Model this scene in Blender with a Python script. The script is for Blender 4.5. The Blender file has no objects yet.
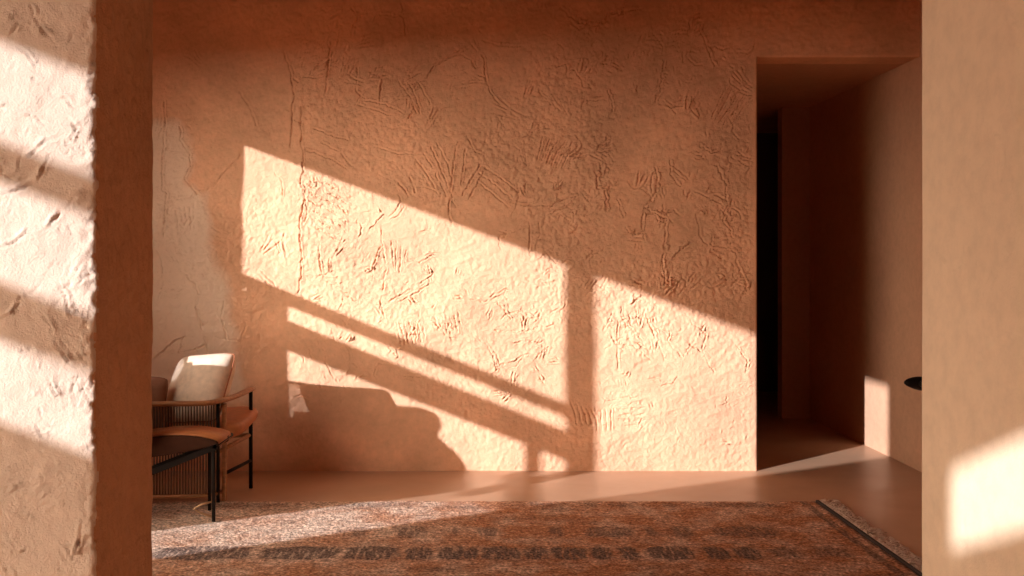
import bpy, bmesh, math
import numpy as np
from mathutils import Vector, Matrix

rng = np.random.RandomState(7)
sc = bpy.context.scene
COL = sc.collection

# ------------------------------------------------------------------ place
CAM_H = 1.35
FP = 995.0                      # focal length in pixels of the 1024 px frame
YB = 6.366                      # back wall
XL, XR = -2.8, 2.83             # room's left / right wall
YF, YK = 1.71, 2.01             # wall with the opening: near face, far face
XO, XP = -0.6535, 0.892         # left edge and right edge of that opening
YREAR = -1.2
ZC = 3.14                       # ceiling
XD, ZD = 1.792, 2.65            # passage opening
SUN = Vector((1.165, 1.0, -0.4334))

# ------------------------------------------------------------------ helpers
def link(o):
    COL.objects.link(o); return o

def smooth(o, on=True):
    o.data.polygons.foreach_set('use_smooth', [on] * len(o.data.polygons))

def obj(name, bm, mat, parent=None, sm=False):
    me = bpy.data.meshes.new(name); bm.to_mesh(me); bm.free()
    me.materials.append(mat)
    o = link(bpy.data.objects.new(name, me))
    if sm: smooth(o)
    if parent: o.parent = parent
    return o

def thing(name, label, cat, loc=(0, 0, 0), rz=0.0, group=None):
    o = link(bpy.data.objects.new(name, None)); o.location = loc; o.rotation_euler = (0, 0, rz)
    o.empty_display_size = 0.1
    o['label'] = label; o['category'] = cat
    if group: o['group'] = group
    return o

def tag(o, label, cat, group=None):
    o['label'] = label; o['category'] = cat
    if group: o['group'] = group
    return o

def struct(o):
    o['kind'] = 'structure'; return o

def add_box(bm, x0, x1, y0, y1, z0, z1, bevel=0.0):
    m = Matrix.Translation(((x0+x1)/2, (y0+y1)/2, (z0+z1)/2)) @ Matrix.Diagonal((x1-x0, y1-y0, z1-z0, 1))
    r = bmesh.ops.create_cube(bm, size=1.0, matrix=m)
    if bevel > 0:
        es = set()
        for v in r['verts']:
            es.update(v.link_edges)
        bmesh.ops.bevel(bm, geom=list(es), offset=bevel, segments=2, affect='EDGES', profile=0.7)

def add_prism(bm, pts, axis, a, b):
    """closed polygon extruded along an axis; pts are the two other coordinates"""
    def P(p, t):
        return {'x': (t, p[0], p[1]), 'y': (p[0], t, p[1]), 'z': (p[0], p[1], t)}[axis]
    A = [bm.verts.new(P(p, a)) for p in pts]; B = [bm.verts.new(P(p, b)) for p in pts]
    n = len(pts)
    fs = [bm.faces.new(A), bm.faces.new(B[::-1])]
    for i in range(n):
        fs.append(bm.faces.new((A[i], B[i], B[(i+1) % n], A[(i+1) % n])))
    bmesh.ops.recalc_face_normals(bm, faces=fs)

def smooth_path(pts, n=8):
    """Catmull-Rom through the points"""
    P = [Vector(p) for p in pts]
    P = [P[0]*2-P[1]] + P + [P[-1]*2-P[-2]]
    out = []
    for i in range(1, len(P)-2):
        a, b, c, d = P[i-1:i+3]
        for k in range(n):
            t = k/n
            out.append(0.5*((2*b)+(c-a)*t+(2*a-5*b+4*c-d)*t*t+(3*b-a-3*c+d)*t**3))
    out.append(P[-2]); return out

def add_tube(bm, pts, r, sides=10, rv=None, cap=True):
    """tube along points; r is a number or one per point; rv flattens it vertically"""
    pts = [Vector(p) for p in pts]; rings = []
    up = Vector((0, 0, 1)); prev = None
    for i, p in enumerate(pts):
        t = (pts[min(i+1, len(pts)-1)] - pts[max(i-1, 0)]).normalized()
        ref = up if abs(t.z) < 0.95 else Vector((0, 1, 0))
        if prev is not None and abs(t.dot(prev)) < 0.98: ref = prev
        s = t.cross(ref).normalized(); u = s.cross(t).normalized(); prev = u
        rr = r[i] if hasattr(r, '__len__') else r
        ru = rr if rv is None else rv
        rings.append([bm.verts.new(p + s*rr*math.cos(2*math.pi*k/sides) + u*ru*math.sin(2*math.pi*k/sides)) for k in range(sides)])
    for a, b in zip(rings, rings[1:]):
        for k in range(sides):
            bm.faces.new((a[k], a[(k+1) % sides], b[(k+1) % sides], b[k]))
    if cap:
        bm.faces.new(rings[0][::-1]); bm.faces.new(rings[-1])

# ------------------------------------------------------------------ materials
def mat(name):
    m = bpy.data.materials.new(name); m.use_nodes = True
    nt = m.node_tree; b = nt.nodes['Principled BSDF']
    return m, nt, b

def N(nt, typ, **kw):
    n = nt.nodes.new(typ)
    for k, v in kw.items():
        if k in n.inputs.keys(): n.inputs[k].default_value = v
        else: setattr(n, k, v)
    return n

def ramp(nt, src, stops):
    r = nt.nodes.new('ShaderNodeValToRGB'); e = r.color_ramp.elements
    while len(e) < len(stops): e.new(0.5)
    for k, (p, c) in enumerate(stops):
        e[k].position = p; e[k].color = (c[0], c[1], c[2], 1) if hasattr(c, '__len__') else (c, c, c, 1)
    nt.links.new(src, r.inputs[0]); return r

def coord(nt, scale=(1, 1, 1)):
    tc = nt.nodes.new('ShaderNodeTexCoord'); mp = nt.nodes.new('ShaderNodeMapping')
    mp.inputs['Scale'].default_value = scale
    nt.links.new(tc.outputs['Object'], mp.inputs[0]); return mp.outputs[0]

def mix(nt, fac, a, b):
    m = nt.nodes.new('ShaderNodeMix'); m.data_type = 'RGBA'
    for k, v in ((0, fac), (6, a), (7, b)):
        if hasattr(v, 'is_linked') or hasattr(v, 'links'): nt.links.new(v, m.inputs[k])
        elif k == 0: m.inputs[0].default_value = v
        else: m.inputs[k].default_value = (v[0], v[1], v[2], 1)
    return m.outputs[2]

def plaster(name, base, spread=0.10, fine=0.45, patch=False, fine_scale=170.0):
    m, nt, b = mat(name)
    c = coord(nt)
    n1 = N(nt, 'ShaderNodeTexNoise', Scale=1.7, Detail=6.0, Roughness=0.6); nt.links.new(c, n1.inputs[0])
    n2 = N(nt, 'ShaderNodeTexNoise', Scale=26.0, Detail=5.0, Roughness=0.65); nt.links.new(c, n2.inputs[0])
    lo = tuple(v*(1-spread) for v in base); hi = tuple(min(1, v*(1+spread)) for v in base)
    r1 = ramp(nt, n1.outputs[0], [(0.35, lo), (0.65, hi)])
    r2 = ramp(nt, n2.outputs[0], [(0.3, 0.90), (0.6, 1.0)])
    mu = nt.nodes.new('ShaderNodeMix'); mu.data_type = 'RGBA'; mu.blend_type = 'MULTIPLY'; mu.inputs[0].default_value = 1
    nt.links.new(r1.outputs[0], mu.inputs[6]); nt.links.new(r2.outputs[0], mu.inputs[7])
    col = mu.outputs[2]
    if patch:     # paler repaired plaster plus painted-in window sky light; mask stored on the mesh
        at = N(nt, 'ShaderNodeAttribute', attribute_name='patch')
        col = mix(nt, at.outputs['Fac'], col, (0.86, 0.715, 0.56))
    nt.links.new(col, b.inputs['Base Color'])
    b.inputs['Roughness'].default_value = 0.88
    b.inputs['Specular IOR Level'].default_value = 0.25
    n3 = N(nt, 'ShaderNodeTexNoise', Scale=fine_scale, Detail=4.0, Roughness=0.6); nt.links.new(c, n3.inputs[0])
    n4 = N(nt, 'ShaderNodeTexNoise', Scale=48.0, Detail=3.0); nt.links.new(c, n4.inputs[0])
    ad = N(nt, 'ShaderNodeMath', operation='ADD'); nt.links.new(n3.outputs[0], ad.inputs[0]); nt.links.new(n4.outputs[0], ad.inputs[1])
    bu = N(nt, 'ShaderNodeBump', Strength=fine, Distance=0.004); nt.links.new(ad.outputs[0], bu.inputs['Height'])
    nt.links.new(bu.outputs[0], b.inputs['Normal'])
    return m

WALLC = (0.83, 0.480, 0.290)
M_WALL = plaster('terracotta_plaster', WALLC, 0.15, 0.8, patch=True)
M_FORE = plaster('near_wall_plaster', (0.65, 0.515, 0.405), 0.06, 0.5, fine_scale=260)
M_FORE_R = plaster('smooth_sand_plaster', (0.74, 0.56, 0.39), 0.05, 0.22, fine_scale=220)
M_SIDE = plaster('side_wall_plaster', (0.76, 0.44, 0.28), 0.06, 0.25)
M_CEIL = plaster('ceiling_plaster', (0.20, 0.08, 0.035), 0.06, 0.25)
M_REVEAL = plaster('reveal_plaster', (0.58, 0.31, 0.18), 0.12, 0.8, fine_scale=200)  # darker, redder tone than the near face, for reveal and far face
M_RIGHT = plaster('brown_clay_plaster', (0.68, 0.39, 0.24), 0.06, 0.25)
M_PASS = plaster('passage_plaster', (0.50, 0.29, 0.19), 0.06, 0.2)  # passage shade deepened by a darker plaster colour
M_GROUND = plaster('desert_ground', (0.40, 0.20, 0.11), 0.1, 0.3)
M_DARK = plaster('inner_room_plaster', (0.16, 0.09, 0.06), 0.06, 0.2)  # darkness of the unlit room put into the base colour

def simple(name, col, rough=0.5, metal=0.0, nscale=30, var=0.12, bump=0.0, bscale=200, stretch=(1, 1, 1)):
    m, nt, b = mat(name); c = coord(nt, stretch)
    n = N(nt, 'ShaderNodeTexNoise', Scale=float(nscale), Detail=5.0); nt.links.new(c, n.inputs[0])
    r = ramp(nt, n.outputs[0], [(0.3, tuple(v*(1-var) for v in col)), (0.7, tuple(min(1, v*(1+var)) for v in col))])
    nt.links.new(r.outputs[0], b.inputs['Base Color'])
    b.inputs['Roughness'].default_value = rough; b.inputs['Metallic'].default_value = metal
    if bump:
        n2 = N(nt, 'ShaderNodeTexNoise', Scale=float(bscale), Detail=2.0); nt.links.new(c, n2.inputs[0])
        bu = N(nt, 'ShaderNodeBump', Strength=bump, Distance=0.002); nt.links.new(n2.outputs[0], bu.inputs['Height'])
        nt.links.new(bu.outputs[0], b.inputs['Normal'])
    return m

M_BLACK = simple('black_metal', (0.012, 0.008, 0.006), 0.5, 0.0)
M_WOOD = simple('oiled_teak', (0.42, 0.19, 0.075), 0.42, nscale=9, var=0.3, stretch=(1, 8, 8))
M_FRAME = simple('window_frame_wood', (0.30, 0.16, 0.09), 0.6, nscale=9, var=0.25)
M_ROPE = simple('dark_rope', (0.125, 0.075, 0.05), 0.85, bump=0.4, bscale=400)
M_TAN = simple('tan_leather', (0.47, 0.165, 0.052), 0.55, bump=0.25, bscale=160)
M_LEATHER = simple('dark_brown_leather', (0.060, 0.022, 0.011), 0.8, bump=0.25, bscale=160)
M_LEATHER.node_tree.nodes['Principled BSDF'].inputs['Specular IOR Level'].default_value = 0.12
M_BLACK.node_tree.nodes['Principled BSDF'].inputs['Specular IOR Level'].default_value = 0.12
M_LINEN = simple('cream_linen', (0.78, 0.61, 0.46), 0.9, bump=0.35, bscale=600)
M_PIPING = simple('brown_piping', (0.35, 0.12, 0.05), 0.7)
M_BROWNP = simple('brown_cotton', (0.33, 0.15, 0.085), 0.9, bump=0.3, bscale=500)
M_CANE = simple('cane_cord', (0.62, 0.40, 0.20), 0.7)
M_BRASS = simple('aged_brass', (0.55, 0.36, 0.20), 0.35, 0.8)
M_DOOR = simple('dark_door_wood', (0.10, 0.05, 0.03), 0.5, nscale=8, var=0.3, stretch=(8, 8, 1))
M_FRINGE = simple('wool_fringe', (0.62, 0.46, 0.36), 0.95)

# floor: trowelled earth concrete with a soft sheen
M_FLOOR, nt, b = mat('polished_earth_floor'); c = coord(nt)
n1 = N(nt, 'ShaderNodeTexNoise', Scale=1.3, Detail=6.0, Roughness=0.6); nt.links.new(c, n1.inputs[0])
r1 = ramp(nt, n1.outputs[0], [(0.35, (0.47, 0.275, 0.165)), (0.65, (0.56, 0.34, 0.21))]); nt.links.new(r1.outputs[0], b.inputs['Base Color'])
n2 = N(nt, 'ShaderNodeTexNoise', Scale=3.5, Detail=4.0); nt.links.new(c, n2.inputs[0])
r2 = ramp(nt, n2.outputs[0], [(0.3, 0.34), (0.7, 0.44)]); nt.links.new(r2.outputs[0], b.inputs['Roughness'])
n3 = N(nt, 'ShaderNodeTexNoise', Scale=9.0, Detail=3.0); nt.links.new(c, n3.inputs[0])

# ------------------------------------------------------------------ height fields
def vnoise(x, y, scale, seed):
    """smooth value noise on arrays of coordinates"""
    g = np.random.RandomState(seed).rand(256, 256).astype(np.float32)
    X = x*scale; Y = y*scale
    xi = np.floor(X).astype(int); yi = np.floor(Y).astype(int); fx = X-xi; fy = Y-yi
    fx = fx*fx*(3-2*fx); fy = fy*fy*(3-2*fy)
    a = g[xi % 256, yi % 256]; b_ = g[(xi+1) % 256, yi % 256]; c_ = g[xi % 256, (yi+1) % 256]; d_ = g[(xi+1) % 256, (yi+1) % 256]
    return (a*(1-fx)+b_*fx)*(1-fy)+(c_*(1-fx)+d_*fx)*fy - 0.5

def fbm(x, y, scale, seed, octs=4, gain=0.5):
    s = 0; a = 1
    for k in range(octs):
        s = s + a*vnoise(x, y, scale, seed+k); a *= gain; scale *= 2.03
    return s

def stroke(H, sx, zz, pts, w, depth, ridge=0.7, wob=0.0, seed=1, dot=0.0):
    """press one finger / crack line into the height field H (rows z, columns s)"""
    pts = np.array(pts, float)
    for i in range(len(pts)-1):
        a, b_ = pts[i], pts[i+1]
        m = w*5
        c0, c1 = np.searchsorted(sx, [min(a[0], b_[0])-m, max(a[0], b_[0])+m])
        r0, r1 = np.searchsorted(zz, [min(a[1], b_[1])-m, max(a[1], b_[1])+m])
        if c1 <= c0 or r1 <= r0: continue
        S, Z = np.meshgrid(sx[c0:c1], zz[r0:r1])
        if wob: 
            S, Z = S + wob*fbm(S, Z, 24.0, seed, 4, 0.75), Z + wob*fbm(S+9, Z+5, 24.0, seed+9, 4, 0.75)
        d = b_-a; L = max(np.hypot(*d), 1e-6); d = d/L
        t = (S-a[0])*d[0]+(Z-a[1])*d[1]; q = -(S-a[0])*d[1]+(Z-a[1])*d[0]
        end = np.clip(np.maximum(-t, t-L)/w, 0, None)
        fall = np.exp(-end**2)
        prof = -np.exp(-(q/w)**2) + ridge*np.exp(-((q-1.7*w)/w)**2) + 0.5*ridge*np.exp(-((q+1.7*w)/w)**2)
        fall = fall*np.clip(0.75+max(dot, 0.6)*fbm(S, Z, 55.0, seed+31, 2)*2.4, 0, 1.7)
        H[r0:r1, c0:c1] += depth*prof*fall

def random_marks(H, sx, zz, n, box, seed, w=0.0045, depth=0.004, ln=(0.06, 0.18)):
    r = np.random.RandomState(seed)
    for k in range(n):
        cx = r.uniform(box[0], box[1]); cz = r.uniform(box[2], box[3])
        kind = r.rand(); a0 = r.uniform(0, math.pi)
        if kind < 0.45:        # fan of finger drags
            m = r.randint(3, 6); L = r.uniform(*ln); px, pz = cx-math.cos(a0)*L*1.2, cz-math.sin(a0)*L*1.2
            for j in range(m):
                a = a0+(j-m/2)*r.uniform(0.08, 0.15)
                q0, q1 = L*r.uniform(0.6, .9), L*r.uniform(1.5, 1.9)
                p0 = (px+math.cos(a)*q0, pz+math.sin(a)*q0); p2 = (px+math.cos(a)*q1, pz+math.sin(a)*q1)
                pm = ((p0[0]+p2[0])/2+r.normal()*0.006, (p0[1]+p2[1])/2+r.normal()*0.006)
                stroke(H, sx, zz, [p0, pm, p2], w, depth*r.uniform(.6, 1.1), 0.8, 0.004, seed+k, 0.9)
        elif kind < 0.75:      # wandering crease
            p = [(cx, cz)]; a = a0
            for j in range(r.randint(3, 7)):
                a += r.normal()*0.7; s = r.uniform(.02, .05); p.append((p[-1][0]+math.cos(a)*s, p[-1][1]+math.sin(a)*s))
            stroke(H, sx, zz, p, w*0.9, depth*r.uniform(.6, 1.2), 0.6, 0.006, seed+k, 0.6)
        else:                  # scattered dabs
            for j in range(r.randint(5, 12)):
                x_, z_ = cx+r.normal()*0.05, cz+r.normal()*0.05; a = a0+r.normal()*0.4; s = r.uniform(.008, .022)
                stroke(H, sx, zz, [(x_, z_), (x_+math.cos(a)*s, z_+math.sin(a)*s)], w, depth*r.uniform(.5, 1), 0.8, 0.003, seed+k)

def grid_mesh(name, P, matl, keep=None, flip=False):
    """P: (rows, cols, 3) array"""
    R, C = P.shape[:2]
    idx = np.arange(R*C).reshape(R, C)
    q = np.stack([idx[:-1, :-1], idx[:-1, 1:], idx[1:, 1:], idx[1:, :-1]], -1)
    if keep is not None: q = q[keep]
    q = q.reshape(-1, 4)
    if flip: q = q[:, ::-1]
    me = bpy.data.meshes.new(name)
    me.vertices.add(R*C); me.vertices.foreach_set('co', P.reshape(-1).astype(np.float32))
    me.loops.add(q.size); me.loops.foreach_set('vertex_index', q.reshape(-1).astype(np.int32))
    me.polygons.add(len(q)); me.polygons.foreach_set('loop_start', np.arange(0, q.size, 4, dtype=np.int32))
    me.polygons.foreach_set('loop_total', np.full(len(q), 4, dtype=np.int32))
    me.update(calc_edges=True)
    me.materials.append(matl)
    o = link(bpy.data.objects.new(name, me)); smooth(o)
    return o

# ------------------------------------------------------------------ back wall
KB = YB/FP
def W(u, v):               # a mark measured on the wall: metres across and up
    return ((u-477)*KB, CAM_H-(v-260)*KB)

sx = np.unique(np.concatenate([np.arange(XL, -2.15, 0.03), np.arange(-2.1, XD, 0.0047), np.arange(XD, XR, 0.0085), [XD, XR]]))
sx = sx[np.concatenate([[True], np.diff(sx) > 1e-4])]
zz = np.unique(np.concatenate([np.arange(0, ZD, 0.0047), [ZD], np.arange(ZD+0.0058, ZC, 0.0065), [ZC]]))
zz = zz[np.concatenate([[True], np.diff(zz) > 1e-4])]
S, Z = np.meshgrid(sx, zz)
H = 0.016*fbm(S, Z, 1.3, 11, 3) + 0.0045*fbm(S, Z, 9, 21, 3) + 0.0028*fbm(S*1.0, Z, 34, 31, 3)
# trowel sweeps, stronger up high
H += 0.0035*fbm(S*0.6+Z*1.2, Z*3.5-S*1.5, 6, 41, 3)
rough_m = np.clip(fbm(S, Z, 1.9, 55, 2)*2.2+0.45+0.25*(S > 0.3)-0.5*(S < -1.15), 0, 1)
rough_m = rough_m*(0.45+0.55*np.clip((Z-0.55)/0.7, 0, 1))
H += (0.15+rough_m)*0.0072*np.abs(fbm(S, Z, 24, 61, 3))
H += 0.0036*(0.35+rough_m)*fbm(S, Z, 62, 71, 2)
def st(pts, w=0.0055, depth=0.006, **k):
    k['wob'] = k.get('wob', .006)*1.5
    k['ridge'] = k.get('ridge', .7)*0.75
    stroke(H, sx, zz, [W(*p) for p in pts], w*0.82, depth*1.15, **k)
# long vertical cracks
st([(284, 52), (291, 75), (293.5, 95), (292, 120), (290, 146)], 0.006, 0.011, wob=.006, ridge=.4)
st([(302, 108), (301.5, 140), (303, 165), (301.5, 182), (304, 200), (301, 216), (300.5, 240), (301.5, 262), (299, 292)], 0.006, 0.012, wob=.01, ridge=.5)
st([(305, 196), (308, 214), (303, 225)], 0.005, 0.007, wob=.008)
st([(331, 42), (328, 66), (326, 92)], 0.007, 0.012, wob=.006, ridge=.4)
st([(164, 100), (165, 122), (163, 160), (162.5, 190), (166.5, 194), (164, 236)], 0.006, 0.010, wob=.006)
st([(179, 122), (181, 140), (190, 154), (191, 166), (184, 178), (190, 186), (198, 194)], 0.006, 0.009, wob=.006)
st([(173, 196), (182, 200), (190, 197), (208, 190), (220, 178), (240, 155)], 0.006, 0.006, wob=.01)
st([(159, 300), (164, 282), (162, 260), (158, 250)], 0.005, 0.006, wob=.006)
st([(186, 276), (196, 284), (199, 294), (196, 307), (201, 324), (206, 343), (210, 354)], 0.006, 0.010, wob=.006, ridge=.5)
st([(152, 360), (164, 351), (174, 342), (184, 338), (180, 352), (194, 350), (207, 344)], 0.006, 0.009, wob=.006)
st([(224, 302), (222, 320), (227, 338), (240, 342), (248, 322)], 0.007, 0.006, wob=.01)
st([(240, 92), (247, 103), (251, 110), (256, 125)], 0.006, 0.007, wob=.006)
st([(274, 172), (282, 182), (283, 196)], 0.005, 0.006, wob=.006, dot=1)
# creases in the sun patch
for p in ([(381.5, 228), (382, 242), (386, 262), (384.5, 287), (380, 307)], [(381, 246), (376, 256), (373, 268), (373, 281)],
          [(319.5, 243), (319.5, 262), (323, 276)], [(387, 302), (400, 295), (417, 285), (432, 275)], [(396, 303), (415, 294), (428, 285), (429, 278)],
          [(343, 297), (340, 311)], [(476, 337), (489, 346), (493, 357), (497, 369), (496.5, 377)], [(499, 366), (512, 361), (527, 354)],
          [(470, 300), (484, 302), (494, 294), (508, 290)], [(498, 303), (511, 318)], [(496, 330), (518, 333), (541, 327), (552, 325)],
          [(412, 259), (420, 262), (434, 254)], [(370, 228), (384, 215), (379, 206)], [(329, 256), (330, 274)], [(390, 220), (400, 214), (404, 206)],
          [(514, 343), (530, 341), (544, 345)], [(436, 302), (433, 308)], [(420, 312), (414, 330), (408, 340)], [(433, 320), (441, 330), (452, 338)]):
    st(p, 0.005, 0.009, wob=.008, dot=.9, seed=int(p[0][0]))
for k in range(7):                     # dotted rows of fingertips
    st([(306+k*1.5, 176+k*8.5), (330, 185+k*8.5), (352-k*1.5, 199+k*8)], 0.0048, 0.008, wob=.008, dot=1.4, seed=k)
for a, b_ in (((391, 241), (394, 268)), ((396.5, 241), (396, 270)), ((401.5, 246), (400, 272)), ((406, 250), (405, 262))): st([a, b_], 0.005, 0.008, wob=.004, dot=.5)
for k in range(6): st([(320+k*4, 276+k*3), (332+k*5, 272+k*6)], 0.0048, 0.007, wob=.008, dot=1.2, seed=80+k)
for k in range(7): st([(396+k*4.5, 322+k*0.6), (399+k*4.2, 334), (401+k*4, 346-k)], 0.005, 0.008, wob=.006, dot=.6, seed=90+k)
for k in range(8): st([(430+k*4, 318-k), (434+k*4.2, 330+k)], 0.0048, 0.006, wob=.01, dot=1.2, seed=70+k)
# fans above the sun patch
for a, b_, c_ in (((416, 158), (428, 176), (440, 196)), ((424, 154), (436, 174), (446, 194)), ((431, 147), (441, 168), (450, 192)),
                  ((437, 143), (447, 162), (452, 178)), ((458, 142), (453, 165), (451, 190)), ((466, 150), (463, 170), (461, 184)),
                  ((469, 140), (476, 152), (480, 154)), ((462, 196), (470, 182), (480, 166)), ((469, 199), (476, 186), (484, 172)),
                  ((480, 174), (496, 185), (514, 202)), ((486, 168), (502, 178), (519, 192)), ((478, 182), (494, 195), (508, 207)),
                  ((510, 202), (530, 206), (552, 205)), ((548, 208), (562, 200), (578, 194)), ((549, 214), (565, 207), (576, 201)),
                  ((529, 222), (530, 236), (529, 250)), ((539, 222), (540, 235), (536, 247)), ((450, 200), (449, 214), (452, 222)),
                  ((348, 140), (334, 136), (312, 128)), ((322, 142), (340, 152), (352, 166)), ((306, 150), (330, 158), (346, 168)),
                  ((374, 146), (396, 153), (420, 154)), ((398, 182), (406, 190), (409, 196)), ((410, 178), (414, 186), (416, 192)),
                  ((366, 88), (356, 104), (392, 115)), ((400, 82), (410, 96), (416, 112)), ((408, 82), (416, 96), (420, 113)), ((418, 82), (426, 94), (430, 104)),
                  ((357, 68), (357, 92), (366, 98)), ((366, 100), (385, 104), (404, 113)), ((380, 104), (381, 88), (383, 80)),
                  ((427, 78), (434, 66), (468, 48)), ((470, 42), (484, 58), (486, 78)), ((486, 78), (490, 92), (500, 104)), ((484, 40), (500, 46), (520, 46)),
                  ((352, 8), (358, 18), (350, 32))):
    st([a, b_, c_], 0.0058, 0.0085, wob=.006, seed=int(a[0]), dot=.35)
for k in range(6): st([(543+k*7.5, 137+k*1.6), (540+k*5.5, 150+k), (537+k*5, 160+k*1.6)], 0.0055, 0.0085, wob=.004, seed=200+k)
for k in range(5): st([(726+k*6, 88+k*3), (718+k*5, 104+k*3), (712+k*4, 118+k*2)], 0.0055, 0.008, wob=.006, seed=220+k)
for k in range(5): st([(540+k*5, 92+k*2), (552+k*4, 104+k*3)], 0.005, 0.006, wob=.006, seed=230+k)
# right part, in the sun
for a, b_, c_ in (((621, 307), (622, 317), (625, 327)), ((629, 312), (630, 318), (631, 325)), ((636, 312), (636, 318), (638, 324)), ((645, 310), (643, 318), (640, 326)),
                  ((618, 320), (617, 340), (618, 368)), ((612, 312), (609, 322), (604, 330)), ((647, 318), (654, 334), (664, 358)), ((653, 320), (658, 332), (660, 344)),
                  ((629, 326), (635, 333), (643, 341)), ((622, 345), (633, 346), (652, 360)), ((612, 336), (616, 344), (622, 348)), ((626, 338), (638, 344), (648, 350)),
                  ((692, 322), (706, 334), (702, 348)), ((703, 350), (708, 362), (713, 371)), ((736, 345), (742, 353), (747, 361)), ((670, 326), (668, 340), (682, 356)),
                  ((700, 350), (690, 344), (684, 357)), ((720, 405), (727, 402), (727, 396)), ((622, 374), (628, 372), (624, 380)), ((662, 386), (672, 384), (678, 376))):
    st([a, b_, c_], 0.0052, 0.0085, wob=.008, seed=int(a[0]*3), dot=.8)
for k in range(5): st([(571+k*5.2, 402+k*2), (575+k*5, 412+k), (577+k*5, 424)], 0.0065, 0.008, wob=.004, seed=300+k)
for k in range(4): st([(596+k*5, 410), (597+k*5, 430)], 0.006, 0.007, wob=.004, seed=310+k)
for k in range(6): st([(606+k*3, 400+k*5), (640+k*2, 396+k*6)], 0.0055, 0.0045, wob=.012, seed=320+k, dot=.8)
# right part, in the shade: raised clods and creases
for p in ([(655, 168), (658, 184), (655, 197), (645, 208), (642, 222), (646, 240)], [(645, 208), (660, 214), (667, 220), (665, 248), (662, 266), (669, 286)],
          [(717, 166), (726, 184), (728, 204), (724, 220), (732, 238)], [(712, 236), (711, 250), (722, 258)], [(605, 190), (606, 214)], [(618, 200), (623, 216)],
          [(670, 160), (672, 176), (680, 186)], [(700, 145), (712, 152), (722, 150)], [(664, 264), (676, 254), (688, 243)], [(596, 172), (597, 190)],
          [(608, 92), (613, 101), (612, 110)], [(626, 228), (632, 236), (640, 230)], [(662, 275), (672, 290), (678, 282)], [(733, 250), (740, 268), (748, 290)],
          [(664, 60), (662, 80), (657, 100)], [(600, 25), (612, 14), (640, 10)], [(700, 30), (708, 50), (716, 66)], [(560, 8), (580, 22), (600, 26)]):
    st(p, 0.007, 0.0105, wob=.012, seed=int(p[0][1])+400, ridge=.9)
x0, z1 = W(565, 20); x1, z0 = W(754, 300)
random_marks(H, sx, zz, 95, (x0, x1, z0, z1), 900, 0.0062, 0.006, (0.05, 0.12))
x0, z1 = W(300, 0); x1, z0 = W(570, 130)
random_marks(H, sx, zz, 34, (x0, x1, z0, z1), 901, 0.006, 0.0048, (0.06, 0.16))
x0, z1 = W(305, 150); x1, z0 = W(565, 400)
random_marks(H, sx, zz, 80, (x0, x1, z0, z1), 902, 0.0048, 0.0055, (0.04, 0.09))
x0, z1 = W(600, 300); x1, z0 = W(752, 450)
random_marks(H, sx, zz, 30, (x0, x1, z0, z1), 903, 0.0048, 0.0035, (0.04, 0.08))
x0, z1 = W(152, 20); x1, z0 = W(290, 350)
random_marks(H, sx, zz, 14, (x0, x1, z0, z1), 904, 0.006, 0.004, (0.08, 0.16))
# repaired plaster, made paler for window sky light, left of the sun patch
def poly_mask(poly, S, Z, soft=0.02):
    d = np.full(S.shape, 1e9); inside = np.zeros(S.shape, bool)
    n = len(poly)
    for i in range(n):
        a = np.array(poly[i]); b_ = np.array(poly[(i+1) % n]); e = b_-a
        t = np.clip(((S-a[0])*e[0]+(Z-a[1])*e[1])/(e@e), 0, 1)
        d = np.minimum(d, np.hypot(S-a[0]-t*e[0], Z-a[1]-t*e[1]))
        c_ = ((a[1] > Z) != (b_[1] > Z)) & (S < (b_[0]-a[0])*(Z-a[1])/(b_[1]-a[1]+1e-12)+a[0]); inside ^= c_
    return np.clip(0.5+np.where(inside, d, -d)/soft, 0, 1)
Sw = S+0.05*fbm(S, Z, 9, 131, 3); Zw = Z+0.05*fbm(S, Z, 9, 141, 3)
pm = np.maximum(poly_mask([W(*p) for p in ((100, 130), (165, 118), (182, 122), (192, 158), (188, 182), (204, 194), (214, 250), (236, 320), (246, 400), (100, 420))], Sw, Zw, 0.07), 0)
H += 0.004*pm
edge = np.clip(np.minimum(np.abs(S-XD), 1)/0.03, 0, 1)
inner = (S > XD-1e-4) & (Z < ZD+1e-4)
# keep the arris of the opening crisp but hand-made
dist = np.where(S < XD, np.where(Z < ZD, XD-S, np.hypot(XD-S, Z-ZD)), np.where(Z > ZD, Z-ZD, 0))
fade = np.clip(dist/0.05, 0.0, 1.0); H = H*fade
rnd = np.clip(1-dist/0.012, 0, 1)
P = np.stack([S, YB-H+0.006*rnd**2, Z], -1)
cx = (sx[:-1]+sx[1:])/2; cz = (zz[:-1]+zz[1:])/2
keep = ~((cx[None, :] > XD) & (cz[:, None] < ZD))
back = struct(grid_mesh('wall_back', P, M_WALL, keep))
at = back.data.attributes.new('patch', 'FLOAT', 'POINT')
at.data.foreach_set('value', (pm*0.68).reshape(-1).astype(np.float32))
# thickness of the back wall: jamb and soffit of the passage opening
TH = 0.24
bm = bmesh.new()
add_box(bm, XD-0.10, XD-0.0005, YB+0.006, YB+TH, 0, ZD)
add_box(bm, XD-0.10, XR, YB+0.006, YB+TH, ZD+0.0005, ZC)
struct(obj('wall_back_reveal', bm, M_WALL))

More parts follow.
